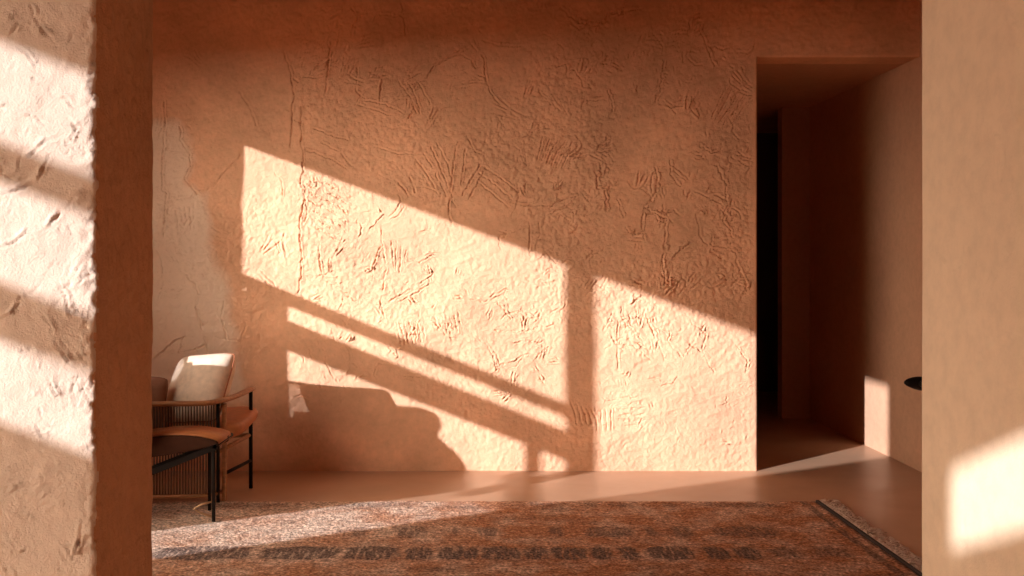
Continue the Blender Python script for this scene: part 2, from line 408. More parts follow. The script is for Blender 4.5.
# ------------------------------------------------------------------ wall strips following a plan path
def strip_wall(name, plan, zs, hf, matl, flip=False):
    """plan: list of (x, y) samples; the surface follows the path with hf(s, z) added along its normal"""
    p = np.array(plan, float); d = np.gradient(p, axis=0); L = np.hypot(d[:, 0], d[:, 1]); d = d/L[:, None]
    nrm = np.stack([d[:, 1], -d[:, 0]], -1)
    s = np.concatenate([[0], np.cumsum(np.hypot(*np.diff(p, axis=0).T))])
    Hh = hf(s, zs)
    P = np.zeros((len(zs), len(s), 3))
    P[..., 0] = p[None, :, 0]+nrm[None, :, 0]*Hh; P[..., 1] = p[None, :, 1]+nrm[None, :, 1]*Hh; P[..., 2] = zs[:, None]
    return grid_mesh(name, P, matl, flip=flip)

def seg(a, b_, step):
    n = max(1, int(math.dist(a, b_)/step)); return [(a[0]+(b_[0]-a[0])*i/n, a[1]+(b_[1]-a[1])*i/n) for i in range(n)]
def arc(cx_, cy_, r, a0, a1, n):
    return [(cx_+r*math.cos(math.radians(a0+(a1-a0)*i/n)), cy_+r*math.sin(math.radians(a0+(a1-a0)*i/n))) for i in range(n)]

# left pier: near face, arris, reveal, arris, far face
r = 0.012
plan = (seg((XL, YF), (-1.05, YF), 0.06)+seg((-1.05, YF), (XO-r, YF), 0.0035)+arc(XO-r, YF+r, r, -90, 0, 5) +
        seg((XO, YF+r), (XO, YK-r), 0.005)+arc(XO-r, YK-r, r, 0, 90, 5)+seg((XO-r, YK), (XL, YK), 0.05)+[(XL, YK)])
pl = np.array(plan); sl = np.concatenate([[0], np.cumsum(np.hypot(*np.diff(pl, axis=0).T))])
s_c1 = (XO-r-XL)                       # where the near face meets the arris
s_c2 = s_c1+math.pi*r/2+(YK-YF-2*r)
zs = np.concatenate([np.arange(0, 0.75, 0.02), np.arange(0.75, 1.9, 0.0038), np.arange(1.9, ZC, 0.02), [ZC]])
KF = YF/FP
def WF(u, v): return ((u-477)*KF-XL, CAM_H-(v-260)*KF)
def h_left(s, z):
    S_, Z_ = np.meshgrid(s, z)
    Hh = 0.010*fbm(S_, Z_, 3, 511, 3)+0.0022*fbm(S_, Z_, 16, 521, 3)+0.0009*fbm(S_, Z_, 70, 531, 2)
    onface = (S_ < s_c1)
    near = np.exp(-((S_-s_c1-0.008)/0.016)**2)
    Hh += -near*0.0055*np.clip(fbm(S_, Z_, 48, 541, 4, 0.8)*1.5+0.3, 0, 1)      # chipped arris
    rev = np.clip((S_-s_c1)/0.02, 0, 1)*np.clip((s_c2-S_)/0.02, 0, 1)
    Hh += rev*(0.011*np.abs(fbm(S_*1.6, Z_*0.6, 26, 551, 4))-0.004+0.0030*fbm(S_, Z_, 70, 556, 2))
    def f(pts, w=0.0018, depth=0.003, **k): stroke(Hh, s, z, [WF(*p) for p in pts], w, depth, **k)
    for p in ([(0, 30), (14, 44), (26, 52), (36, 62)], [(30, 0), (38, 18), (48, 34), (58, 46), (64, 58)], [(0, 8), (12, 14), (20, 24), (12, 34)],
              [(18, 68), (32, 76), (44, 82), (52, 92), (66, 96), (74, 108)], [(0, 108), (14, 113), (30, 118), (48, 124)], [(18, 145), (30, 155), (44, 142), (56, 138)],
              [(40, 180), (44, 170), (50, 156)], [(0, 196), (20, 190), (38, 182)], [(2, 246), (20, 238), (30, 230), (50, 228), (62, 214), (84, 192)],
              [(60, 284), (66, 296), (70, 312)], [(0, 320), (12, 312), (22, 302)], [(46, 318), (56, 340), (70, 362)], [(24, 350), (34, 360), (38, 370)],
              [(26, 388), (34, 402), (40, 412)], [(50, 382), (56, 396)], [(76, 382), (84, 396), (90, 404)], [(82, 522), (78, 545), (70, 576)],
              [(66, 118), (76, 128), (70, 140)], [(70, 340), (84, 356)], [(8, 470), (30, 462), (44, 480)], [(0, 550), (10, 558), (24, 552)]):
        f(p, 0.0022, 0.0042, wob=.006, dot=.9, seed=int(p[0][1]), ridge=.9)
    random_marks(Hh, s, z, 42, (1.95, s_c1-0.01, 0.80, 1.85), 905, 0.0017, 0.0020, (0.02, 0.05))
    # long gouges on the reveal
    rr = np.random.RandomState(5)
    for k in range(26):
        a = s_c1+rr.uniform(0.04, 0.26); q = rr.uniform(0.75, 1.8); L = rr.uniform(0.05, 0.2)
        stroke(Hh, s, z, [(a, q), (a+rr.normal()*0.015, q+L/2), (a+rr.normal()*0.02, q+L)], 0.004, 0.0035, 0.7, 0.008, 700+k, 0.5)
    return Hh
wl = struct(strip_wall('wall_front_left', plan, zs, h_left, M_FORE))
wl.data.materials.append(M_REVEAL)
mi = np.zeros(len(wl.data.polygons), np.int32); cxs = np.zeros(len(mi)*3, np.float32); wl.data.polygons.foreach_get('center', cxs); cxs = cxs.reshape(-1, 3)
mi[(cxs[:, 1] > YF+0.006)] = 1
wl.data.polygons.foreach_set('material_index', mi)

# right wall beside the camera, with its return into the room
plan = (seg((XP, YREAR), (XP, 1.2), 0.05)+seg((XP, 1.2), (XP, YK-0.02), 0.006)+arc(XP+0.02, YK-0.02, 0.02, 180, 90, 6)+seg((XP+0.02, YK), (XR, YK), 0.08)+[(XR, YK)])
zsr = np.concatenate([np.arange(0, 0.7, 0.03), np.arange(0.7, 1.95, 0.006), np.arange(1.95, ZC, 0.03), [ZC]])
def WR(u, v):
    y = FP*XP/(u-477); return (y-YREAR, CAM_H-(v-260)*y/FP)
def h_right(s, z):
    S_, Z_ = np.meshgrid(s, z)
    Hh = 0.008*fbm(S_, Z_, 2.2, 611, 3)+0.0010*fbm(S_, Z_, 18, 621, 3)
    Hh *= np.clip(np.abs(S_-(YK-YREAR))/0.08, 0.15, 1)
    for p in ([(1000, 140), (1003, 160), (1000, 180)], [(992, 130), (1000, 136)], [(966, 247), (964, 262), (952, 268)], [(980, 265), (974, 290)], [(988, 270), (980, 295)],
              [(1008, 100), (1014, 118), (1022, 126)], [(968, 270), (965, 290)], [(1020, 335), (1000, 345), (980, 362), (970, 372)], [(1014, 230), (1010, 250), (1000, 262), (984, 300)],
              [(956, 372), (948, 385), (956, 392)], [(1012, 180), (1008, 200)], [(1004, 5), (1012, 20), (1022, 30)], [(960, 545), (990, 540)], [(940, 255), (946, 262)]):
        stroke(Hh, s, z, [WR(*q) for q in p], 0.0036, 0.0030, wob=.006, seed=int(p[0][1]), dot=.7, ridge=.8)
    random_marks(Hh, s, z, 12, (2.75, 3.1, 0.85, 1.75), 906, 0.0034, 0.0016, (0.03, 0.06))
    return -Hh*-1
wr = struct(strip_wall('wall_front_right', plan, zsr, lambda s, z: -h_right(s, z), M_FORE_R))

# ------------------------------------------------------------------ plain shell
def add_plane_grid(name, x0, x1, y0, y1, z0, z1, matl):
    bm = bmesh.new(); add_box(bm, x0, x1, y0, y1, z0, z1); return struct(obj(name, bm, matl))
add_plane_grid('floor', -3.1, 4.2, YREAR-0.1, 10.3, -0.08, 0.0, M_FLOOR)
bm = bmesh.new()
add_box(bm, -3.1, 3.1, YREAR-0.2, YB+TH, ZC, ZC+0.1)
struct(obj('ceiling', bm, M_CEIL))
bm = bmesh.new(); add_box(bm, 0.9, 4.2, YB+TH-0.01, 10.3, ZD, ZD+0.1); struct(obj('ceiling_passage', bm, M_RIGHT))
bm = bmesh.new()
add_box(bm, XR, XR+0.15, YK, 8.46, 0, ZC)
struct(obj('wall_right', bm, M_RIGHT))
# passage: left side, end wall with a dark doorway, unlit room beyond
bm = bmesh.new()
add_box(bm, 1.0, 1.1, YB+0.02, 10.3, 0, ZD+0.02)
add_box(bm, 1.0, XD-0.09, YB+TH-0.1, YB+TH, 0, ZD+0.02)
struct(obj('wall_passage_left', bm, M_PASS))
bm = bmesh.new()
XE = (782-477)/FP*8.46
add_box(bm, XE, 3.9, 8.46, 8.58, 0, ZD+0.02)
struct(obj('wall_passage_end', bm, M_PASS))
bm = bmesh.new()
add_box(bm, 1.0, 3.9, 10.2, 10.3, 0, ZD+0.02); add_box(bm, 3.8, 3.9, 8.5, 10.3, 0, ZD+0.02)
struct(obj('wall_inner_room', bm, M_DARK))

bm = bmesh.new(); add_box(bm, -3.0-37, -3.0, -40, 30, -0.5, -0.10)
add_box(bm, -3.0, 8, -40, YREAR-0.12, -0.5, -0.10)
struct(obj('ground', bm, M_GROUND))
# ------------------------------------------------------------------ window walls (left of both rooms, and behind the camera)
WT = 0.10
dy, dz = WT*0.858, WT*0.372
xa, xb = XL-WT, XL
HEAD, NEAR = 2.57+dz, 2.02-dy
bm = bmesh.new()
# solid parts of the left wall as polygons in (y, z)
def pz(pts): add_prism(bm, pts, 'x', xa, xb)
pz([(YREAR-0.1, 0), (-1.0, 0), (-1.0, ZC), (YREAR-0.1, ZC)])
pz([(-1.0, 0), (1.45, 0), (1.45, 0.35), (-1.0, 0.35)])
pz([(-0.27, 0.35), (0.09, 0.35), (0.09, 1.81), (-0.27, 1.81)])
pz([(-1.0, 2.46+dz), (1.45, 2.46+dz), (1.45, ZC), (-1.0, ZC)])
pz([(1.45, 0), (NEAR, 0), (NEAR, ZC), (1.45, ZC)])
pz([(NEAR, HEAD), (5.24, HEAD), (5.24, ZC), (NEAR, ZC)])
pz([(5.24, 0), (YB+0.02, 0), (YB+0.02, ZC), (5.24, ZC)])
# added unseen solids, slanted to shape the sunlit band on the floor
pz([(NEAR, 0), (3.72, 0), (3.33-dy, 0.50), (2.78-dy, 1.17), (NEAR, 2.09)])
pz([(3.72, 0), (5.24, 0), (5.24, 0.93), (4.20, 0.98), (4.05, 1.02), (3.48, 1.03), (3.62, 0.83), (3.82, 0.54), (3.92, 0.40), (3.72, 0.02)])
pz([(4.99, 0.93), (5.24, 0.93), (5.24, 1.585), (4.99, 1.585)])
pz([(4.99, 1.585), (5.18, 1.585), (5.18, 1.67), (4.99, 1.67)])
pz([(3.30, 1.03), (3.48-dy, 1.03), (3.48-dy, HEAD), (3.30, HEAD)])
struct(obj('wall_left', bm, M_SIDE))
# timber window frame in the back room
w1 = struct(link(bpy.data.objects.new('window_1', None))); w1.location = (XL-0.05, 4.3, 0)
bm = bmesh.new()
def bar(bm, y0, zc0, y1, zc1, ht, x0=-0.02, x1=0.02):
    add_prism(bm, [(y0-4.3, zc0-ht), (y1-4.3, zc1-ht), (y1-4.3, zc1+ht), (y0-4.3, zc0+ht)], 'x', x0, x1)
bar(bm, 3.35, 1.655, 5.25, 1.722, 0.038)
obj('upper_rail', bm, M_FRAME, w1)
bm = bmesh.new(); bar(bm, 3.35, 1.430, 5.02, 1.480, 0.088)
obj('lower_rail', bm, M_FRAME, w1)
bm = bmesh.new(); add_box(bm, -0.02, 0.02, 3.585-4.3, 3.645-4.3, 1.15, 1.40)
obj('mullion', bm, M_FRAME, w1)
bm = bmesh.new(); add_box(bm, -0.02, 0.02, 2.7-4.3, 3.645-4.3, 1.125, 1.185)
obj('sill_rail', bm, M_FRAME, w1)
# clerestory with thick horizontal bars beside the camera
w2 = struct(link(bpy.data.objects.new('window_2', None))); w2.location = (XL-0.05, 0.2, 0)
for za, zb in ((2.223, 2.283), (1.952, 2.043)):
    bm = bmesh.new(); add_box(bm, -0.01, 0.01, -1.2, 1.25, za+dz*.5, zb+dz*.5+0.004)
    obj('bar', bm, M_FRAME, w2)
# wall behind the camera
yb0, yb1 = YREAR-0.1, YREAR
bz, bx = 0.1*0.4334, 0.1*1.165
bm = bmesh.new()
def pb(x0, x1, z0, z1): add_box(bm, x0, x1, yb0, yb1, z0, z1)
pb(XL-0.1, -2.708-bx, 0, ZC); pb(-2.708-bx, XP, 2.285+bz, ZC); pb(-2.708-bx, -2.36, 0, 2.135); pb(-2.36, XP, 0, 2.285+bz)
struct(obj('wall_rear', bm, M_SIDE))

# ------------------------------------------------------------------ rug
RX0, RX1, RY0, RY1 = -2.35, 1.885, 3.2, 5.53
gx = np.arange(RX0, RX1+0.001, 0.0105); gy = np.arange(RY0, RY1+0.001, 0.0105)
GX, GY = np.meshgrid(gx, gy)
hr = 0.010+0.0035*np.random.RandomState(3).rand(*GX.shape)+0.004*fbm(GX, GY, 5, 811, 2)
ed = np.minimum.reduce([GX-RX0, RX1-GX, GY-RY0, RY1-GY]); hr = hr*np.clip(ed/0.012, 0, 1)+0.001
rug = thing('area_rug', 'aged rust red patterned rug with faded dark motifs lying on the earth floor', 'rug', (0, 0, 0))
P = np.stack([GX, GY, hr], -1)
# woven motifs: rows of broken medallions, stored as a mask on the pile
q = np.zeros(GX.shape)
rr = np.random.RandomState(12)
def blob(x0, x1, yc, hy, hard=0.012, cut=0.25, s=1.0):
    """a woven lozenge with ragged ends"""
    global q
    xm = (x0+x1)/2; hx = (x1-x0)/2
    d = 1-np.maximum(np.abs(GX-xm+0.02*fbm(GX, GY, 30, 77, 2))/hx, (np.abs(GY-yc+0.02*fbm(GX, GY, 25, 78, 2))/hy)*(1-cut)+cut*np.abs(GX-xm)/hx)
    q = np.maximum(q, s*np.clip(d*min(hx, hy)/hard, 0, 1))
def row(yc, hy, spans, **k):
    for a, b_ in spans: blob(a, b_, yc, hy, **k)
row(4.54, 0.088, [(-2.2, -1.55), (-1.49, -1.02), (-1.0, -0.62), (-0.61, -0.35), (-0.33, -0.20), (-0.18, 0.01), (0.02, 0.20), (0.21, 0.33), (0.34, 0.50), (0.515, 0.62), (0.65, 0.74), (0.78, 0.99), (1.03, 1.16), (1.17, 1.3)])
row(4.55, 0.08, [(1.32, 1.5), (1.52, 1.72)], hard=0.03, s=0.7)
row(4.90, 0.085, [(-0.62, -0.54), (-0.41, -0.24), (-0.13, -0.08), (0.0, 0.11), (0.35, 0.44), (0.52, 0.78), (0.82, 0.89), (0.95, 1.07), (1.15, 1.5)], hard=0.02, s=0.72)
row(5.43, 0.05, [(-1.6, -0.9), (-0.8, -0.3), (0.29, 0.49), (0.57, 0.66), (0.70, 0.86), (1.0, 1.1), (1.2, 1.7)], hard=0.02, s=0.6)
row(4.02, 0.10, [(-1.9, -1.2), (-1.1, -0.6), (-0.5, -0.1), (0.1, 0.5), (0.6, 1.1), (1.2, 1.7)], hard=0.03)
for k in range(140):
    x_ = rr.uniform(-2.2, 1.8); y_ = rr.uniform(3.3, 5.5); s_ = rr.uniform(.02, .09)
    blob(x_-s_*2, x_+s_*2, y_, s_*0.45, hard=0.03, s=rr.uniform(.2, .6))
q = np.maximum(q, 0.8*((np.abs(GX-1.80) < 0.022) | (np.abs(GX-1.872) < 0.02)))
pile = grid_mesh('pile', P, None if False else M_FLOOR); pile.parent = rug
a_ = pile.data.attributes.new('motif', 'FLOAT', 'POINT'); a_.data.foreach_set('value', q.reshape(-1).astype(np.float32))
sun_w = 0.85*np.clip((-0.35-GX)/0.8+0.5, 0, 1)*np.clip((GY-4.4)/0.5+0.5, 0, 1)*np.clip(0.8+fbm(GX, GY, 4, 66, 3), 0, 1)  # sunlight on the rug's left and back, painted in as a paler tone
a_ = pile.data.attributes.new('sun_pale', 'FLOAT', 'POINT'); a_.data.foreach_set('value', sun_w.reshape(-1).astype(np.float32))
M_RUG, nt, b = mat('worn_wool_rug'); c = coord(nt, (1, 1, 1)); cs = coord(nt, (26, 32, 1)); cv = coord(nt, (60, 9, 1))
nA = N(nt, 'ShaderNodeTexNoise', Scale=1.0, Detail=6.0, Roughness=0.7); nt.links.new(cs, nA.inputs[0])
nB = N(nt, 'ShaderNodeTexNoise', Scale=5.0, Detail=5.0); nt.links.new(c, nB.inputs[0])
nC = N(nt, 'ShaderNodeTexNoise', Scale=1.0, Detail=3.0); nt.links.new(cv, nC.inputs[0])
nD = N(nt, 'ShaderNodeTexNoise', Scale=75.0, Detail=3.0); nt.links.new(c, nD.inputs[0])
rust = ramp(nt, nA.outputs[0], [(0.32, (0.22, 0.10, 0.063)), (0.50, (0.46, 0.205, 0.105)), (0.70, (0.70, 0.41, 0.24))])
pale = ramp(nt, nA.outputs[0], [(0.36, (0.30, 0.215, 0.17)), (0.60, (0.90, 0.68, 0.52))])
fB = ramp(nt, nB.outputs[0], [(0.42, 0.0), (0.66, 0.6)])
sun_at = N(nt, 'ShaderNodeAttribute', attribute_name='sun_pale')
fm = N(nt, 'ShaderNodeMath', operation='ADD', use_clamp=True); nt.links.new(fB.outputs[0], fm.inputs[0]); nt.links.new(sun_at.outputs['Fac'], fm.inputs[1])
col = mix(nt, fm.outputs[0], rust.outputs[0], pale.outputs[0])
at_ = N(nt, 'ShaderNodeAttribute', attribute_name='motif')
wear = ramp(nt, nC.outputs[0], [(0.38, 0.35), (0.5, 1.0)])
mm = N(nt, 'ShaderNodeMath', operation='MULTIPLY'); nt.links.new(at_.outputs['Fac'], mm.inputs[0]); nt.links.new(wear.outputs[0], mm.inputs[1])
m2 = N(nt, 'ShaderNodeMath', operation='MULTIPLY'); nt.links.new(mm.outputs[0], m2.inputs[0]); m2.inputs[1].default_value = 0.88
dark = ramp(nt, nD.outputs[0], [(0.35, (0.075, 0.055, 0.052)), (0.7, (0.22, 0.15, 0.12))])
col = mix(nt, m2.outputs[0], col, dark.outputs[0])
sp = ramp(nt, nD.outputs[0], [(0.3, 0.45), (0.68, 1.5)])
mu = nt.nodes.new('ShaderNodeMix'); mu.data_type = 'RGBA'; mu.blend_type = 'MULTIPLY'; mu.inputs[0].default_value = 1
nt.links.new(col, mu.inputs[6]); nt.links.new(sp.outputs[0], mu.inputs[7])
nt.links.new(mu.outputs[2], b.inputs['Base Color']); b.inputs['Roughness'].default_value = 0.95; b.inputs['Specular IOR Level'].default_value = 0.1
bu = N(nt, 'ShaderNodeBump', Strength=0.9, Distance=0.006); nt.links.new(nD.outputs[0], bu.inputs['Height']); nt.links.new(bu.outputs[0], b.inputs['Normal'])
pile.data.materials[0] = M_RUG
# dark woven border at the end and the knotted fringe
bm = bmesh.new(); add_box(bm, RX1-0.004, RX1+0.014, RY0, RY1, 0.0005, 0.017, 0.004)
obj('end_binding', bm, simple('dark_binding', (0.05, 0.035, 0.03), 0.9), rug)
rf = np.random.RandomState(21); bm = bmesh.new()
y = RY0+0.005
while y < RY1:
    for j in range(3):
        a = rf.uniform(-0.5, 0.5); L = rf.uniform(0.06, 0.105); pts = [Vector((RX1+0.012, y, 0.010))]
        n = 6
        for k in range(1, n+1):
            t = k/n
            pts.append(Vector((RX1+0.012+L*t+rf.normal()*0.004, y+a*L*t*0.5+rf.normal()*0.009, 0.006+0.020*rf.rand()*(1-0.3*t))))
        add_tube(bm, smooth_path(pts, 2), 0.0036, 5)
    y += 0.018
fr = obj('fringe', bm, M_FRINGE, rug, True); fr['kind'] = 'stuff'; fr['label'] = 'pale curly wool fringe along the right end'

# ------------------------------------------------------------------ armchair with a rope back (its back towards the camera)
ac = thing('armchair', 'teak armchair with dark rope-woven back and tan leather seat, standing against textured wall', 'armchair', (-1.78, 5.70, 0))
O = Vector((1.78, -5.70, 0))
def loc(x, y, z): return Vector((x, y, z))+O
rail = smooth_path([loc(-2.20, 5.93, .545), loc(-2.235, 5.66, .55), loc(-2.15, 5.46, .56), loc(-1.95, 5.412, .566), loc(-1.60, 5.412, .568),
                    loc(-1.455, 5.445, .570), loc(-1.378, 5.62, .576), loc(-1.335, 5.90, .588)], 8)
bm = bmesh.new(); add_tube(bm, rail, 0.023, 12, rv=0.015); obj('arm_rail', bm, M_WOOD, ac, True)
bm = bmesh.new()
low = [Vector((p.x, p.y, 0.066)) for p in rail if p.y < 5.52-5.70]
add_tube(bm, low, 0.011, 8); obj('lower_rail', bm, M_WOOD, ac, True)
# cords run from rail to rail round the back
bm = bmesh.new()
def along(path, step):
    out = []; need = 0
    for a, b_ in zip(path, path[1:]):
        L = (b_-a).length; t = need
        while t < L:
            out.append(a+(b_-a)*(t/L)); t += step
        need = t-L
    return out
for p in along(rail, 0.0155):
    if p.y > 5.50-5.70 or p.x > -1.44+1.78: continue
    add_tube(bm, [(p.x, p.y, 0.066), (p.x, p.y+0.004, 0.30), (p.x, p.y, p.z)], 0.0042, 6, cap=False)
obj('rope_back', bm, M_ROPE, ac, True)
for (x, y, zt, m_) in ((-1.338, 5.885, .578, M_BLACK), (-2.20, 5.885, .54, M_BLACK), (-1.425, 5.475, .566, M_BLACK), (-2.185, 5.50, .55, M_BLACK)):
    bm = bmesh.new(); add_tube(bm, [loc(x, y, 0.001 if y > 5.53 else 0.018), loc(x, y, zt)], 0.0115 if y > 5.7 else 0.010, 10); obj('leg', bm, m_, ac, True)
bm = bmesh.new(); add_box(bm, -1.410+1.78, -1.388+1.78, 5.50-5.7, 5.525-5.7, 0.018, 0.555, 0.003); obj('corner_post', bm, M_WOOD, ac)
bm = bmesh.new(); add_tube(bm, [loc(-1.338, 5.885, .165), loc(-1.40, 5.52, .165)], 0.010, 8)
obj('stretcher', bm, M_BLACK, ac, True)
bm = bmesh.new(); add_tube(bm, [loc(-2.20, 5.885, .165), loc(-2.185, 5.50, .165)], 0.010, 8)
obj('stretcher', bm, M_BLACK, ac, True)

def pad(bm, cx_, cy_, cz_, hx, hy, hz, p=4.0, pz_=2.2, nu=48, nv=24, rot=None):
    """rounded upholstered block (superellipsoid)"""
    def sp_(c_, e): return math.copysign(abs(c_)**e, c_)
    rows_ = []
    for j in range(nv+1):
        v = -math.pi/2+math.pi*j/nv; rw = []
        for i in range(nu):
            u = 2*math.pi*i/nu
            P_ = Vector((hx*sp_(math.cos(v), 2/pz_)*sp_(math.cos(u), 2/p), hy*sp_(math.cos(v), 2/pz_)*sp_(math.sin(u), 2/p), hz*sp_(math.sin(v), 2/pz_)))
            if rot is not None: P_ = rot @ P_
            rw.append(bm.verts.new(P_+Vector((cx_, cy_, cz_))))
        rows_.append(rw)
    for a, b_ in zip(rows_, rows_[1:]):
        for i in range(nu):
            try: bm.faces.new((a[i], a[(i+1) % nu], b_[(i+1) % nu], b_[i]))
            except ValueError: pass
    bmesh.ops.remove_doubles(bm, verts=bm.verts, dist=1e-5)

bm = bmesh.new()
pad(bm, -1.755+1.78, 5.755-5.70, 0.375, 0.455, 0.275, 0.062, 7, 3.2, rot=Matrix.Rotation(math.radians(-6), 3, 'Y')@Matrix.Rotation(math.radians(4), 3, 'X'))
obj('seat_cushion', bm, M_TAN, ac, True)
bm = bmesh.new()
add_tube(bm, [loc(-2.19, 5.50, .285), loc(-1.42, 5.50, .295)], 0.012, 8); add_tube(bm, [loc(-2.20, 5.885, .285), loc(-1.345, 5.885, .315)], 0.012, 8)
add_tube(bm, [loc(-1.42, 5.50, .295), loc(-1.345, 5.885, .315)], 0.012, 8); add_tube(bm, [loc(-2.19, 5.50, .285), loc(-2.20, 5.885, .285)], 0.012, 8)
obj('seat_frame', bm, M_WOOD, ac, True)

# pillows: a square cover blown up from two faces, with corded seam
def make_pillow(name, label, centre, w, h, t, R, m_cover, m_pipe, n=30):
    root = thing(name, label, 'pillow', centre)
    bm = bmesh.new(); V = {}
    def pos(i, j, side):
        a = i/n*2-1; b_ = j/n*2-1
        pin = 1-0.07*(a*a)*(1-b_*b_)*0-0.06*(1-abs(a)**2)*abs(b_)**3-0.0
        pin2 = 1-0.06*(1-abs(b_)**2)*abs(a)**3
        th = ((1-abs(a)**2.6)*(1-abs(b_)**2.6))**0.55
        th *= 1+0.05*math.sin(3.1*a+1.3)*math.cos(2.3*b_)
        rc = 1-0.10*(abs(a)*abs(b_))**4
        return R @ Vector((a*w/2*pin2*rc, side*th*t/2, b_*h/2*pin*rc))
    for s_ in (-1, 1):
        for i in range(n+1):
            for j in range(n+1):
                e = i in (0, n) or j in (0, n)
                if e and s_ == 1: V[i, j, 1] = V[i, j, -1]
                else: V[i, j, s_] = bm.verts.new(pos(i, j, s_))
        for i in range(n):
            for j in range(n):
                f = (V[i, j, s_], V[i+1, j, s_], V[i+1, j+1, s_], V[i, j+1, s_])
                bm.faces.new(f if s_ == -1 else f[::-1])
    obj('cover', bm, m_cover, root, True)
    loop = [pos(i, 0, -1) for i in range(n)]+[pos(n, j, -1) for j in range(n)]+[pos(i, n, -1) for i in range(n, 0, -1)]+[pos(0, j, -1) for j in range(n, 0, -1)]
    bm = bmesh.new(); add_tube(bm, loop+[loop[0], ], 0.0045, 6); obj('piping', bm, m_pipe, root, True)
    return root
def rot(rx, ry, rz): return Matrix.Rotation(math.radians(rz), 3, 'Z') @ Matrix.Rotation(math.radians(rx), 3, 'X') @ Matrix.Rotation(math.radians(ry), 3, 'Y')
make_pillow('pillow', 'cream linen pillow with brown piping leaning in the teak armchair', (-1.580, 5.665, 0.620), 0.43, 0.43, 0.22, rot(-29, -7, -31), M_LINEN, M_PIPING)
make_pillow('pillow', 'small brown pillow left of the cream pillow, cut off by the left pillar', (-1.905, 5.56, 0.545), 0.36, 0.33, 0.10, rot(-8, 4, -8), M_BROWNP, M_BROWNP)

# ------------------------------------------------------------------ low sling lounge chair in front of it
lc = thing('lounge_chair', 'low black metal sling chair with dark leather, cut off by the left pillar', 'chair', (-1.9, 5.2, 0))
O2 = Vector((1.9, -5.2, 0))
def lo2(x, y, z): return Vector((x, y, z))+O2
for yy, xl in ((5.07, -1.342), (5.30, -1.425)):
    bm = bmesh.new(); add_tube(bm, [lo2(xl, yy, 0.0175), lo2(xl, yy, .40)], 0.0095, 10); obj('leg', bm, M_BLACK, lc, True)
    bm = bmesh.new(); add_prism(bm, [(-1.325+1.9, .385), (-1.325+1.9, .415), (-2.28+1.9, .035), (-2.30+1.9, .0175), (-2.25+1.9, .0175)], 'y', yy-0.010-5.2, yy+0.010-5.2)
    obj('diagonal_leg', bm, M_BLACK, lc)
bm = bmesh.new()
add_tube(bm, [lo2(-1.345, 5.07, .120), lo2(-1.40, 5.06, .108), lo2(-1.442, 5.055, .086), lo2(-1.40, 5.06, .062), lo2(-1.345, 5.07, .040)], 0.0055, 8)
obj('foot_brace', bm, M_BRASS, lc, True)['label'] = 'thin brass coloured V brace at the foot of the leg'
bm = bmesh.new()
add_tube(bm, [lo2(-1.335, 5.06, .40), lo2(-1.335, 5.41, .40)], 0.011, 10)
obj('cross_bar', bm, M_BLACK, lc, True)
# sling: thick leather sheet, front rolled over the cross bar, sagging towards the back
prof = [(-1.325, .392), (-1.335, .418), (-1.40, .437), (-1.50, .448), (-1.62, .446), (-1.78, .425), (-1.95, .40), (-2.12, .43), (-2.22, .55)]
under = [(-2.205, .53), (-2.11, .37), (-1.95, .325), (-1.78, .33), (-1.62, .345), (-1.50, .365), (-1.40, .385), (-1.345, .392)]
tp = [(p.x, p.z) for p in smooth_path([(a, 0, c_) for a, c_ in prof], 5)]; un = [(p.x, p.z) for p in smooth_path([(a, 0, c_) for a, c_ in under], 5)]
bm = bmesh.new(); add_prism(bm, [(a+1.9, c_) for a, c_ in tp+un], 'y', 5.095-5.2, 5.375-5.2)
bmesh.ops.bevel(bm, geom=[e for e in bm.edges if len(e.link_faces) == 2 and abs(e.verts[0].co.y-e.verts[1].co.y) < 1e-5], offset=0.006, segments=2, affect='EDGES')
obj('seat', bm, M_LEATHER, lc, False)
bm = bmesh.new()
add_prism(bm, [(a+1.9, c_+0.001) for a, c_ in tp]+[(a+1.9, c_+0.010) for a, c_ in tp[::-1]], 'y', 5.11-5.2, 5.36-5.2)  # tan sheet stands in for warm bounce light on the dark seat
obj('lit_seat_top', bm, M_TAN, lc, True)['label'] = 'sling seat top with warm bounce light painted in as tan'
# unseen panel added for its shadow on the wall, and caned wing of the back
side = [(-2.40, .34), (-2.40, 1.00), (-2.32, 1.015), (-2.10, 1.00), (-1.92, .985), (-1.86, .95), (-1.835, .89), (-1.85, .82), (-1.80, .765), (-1.74, .71), (-1.68, .62), (-1.67, .50), (-1.72, .42), (-2.0, .36)]
sp3 = [(p.x+1.9, p.z) for p in smooth_path([(a, 0, c_) for a, c_ in side], 4)]
bm = bmesh.new(); add_prism(bm, sp3, 'y', 4.99-5.2, 5.03-5.2); obj('shadow_panel', bm, M_LEATHER, lc)
wing = smooth_path([(-2.62+1.9, .1, 1.03), (-2.426+1.9, .1, 1.025), (-2.247+1.9, .1, .993), (-2.13+1.9, .1, .94), (-2.067+1.9, .1, .885), (-2.087+1.9, .1, .80), (-2.13+1.9, .1, .70), (-2.16+1.9, .1, .40)], 8)
bm = bmesh.new(); add_tube(bm, wing, 0.012, 8); obj('wing_frame', bm, M_WOOD, lc, True)
bm = bmesh.new()
for x in np.arange(-2.62, -2.085, 0.013):
    zt = max([p.z for p in wing if abs(p.x-1.9-x) < 0.02] or [0.9])
    if x+1.9 > -0.19: zt = min(zt, 0.9)
    add_tube(bm, [(x+1.9, .1, .40), (x+1.9, .1, zt)], 0.0034, 5, cap=False)
obj('wing_caning', bm, M_CANE, lc, True)
bm = bmesh.new(); add_tube(bm, [(-2.62+1.9, .1, .40), (-2.15+1.9, .1, .40)], 0.012, 8); add_tube(bm, [(-2.62+1.9, .1, .40), (-2.62+1.9, .1, 1.03)], 0.012, 8)
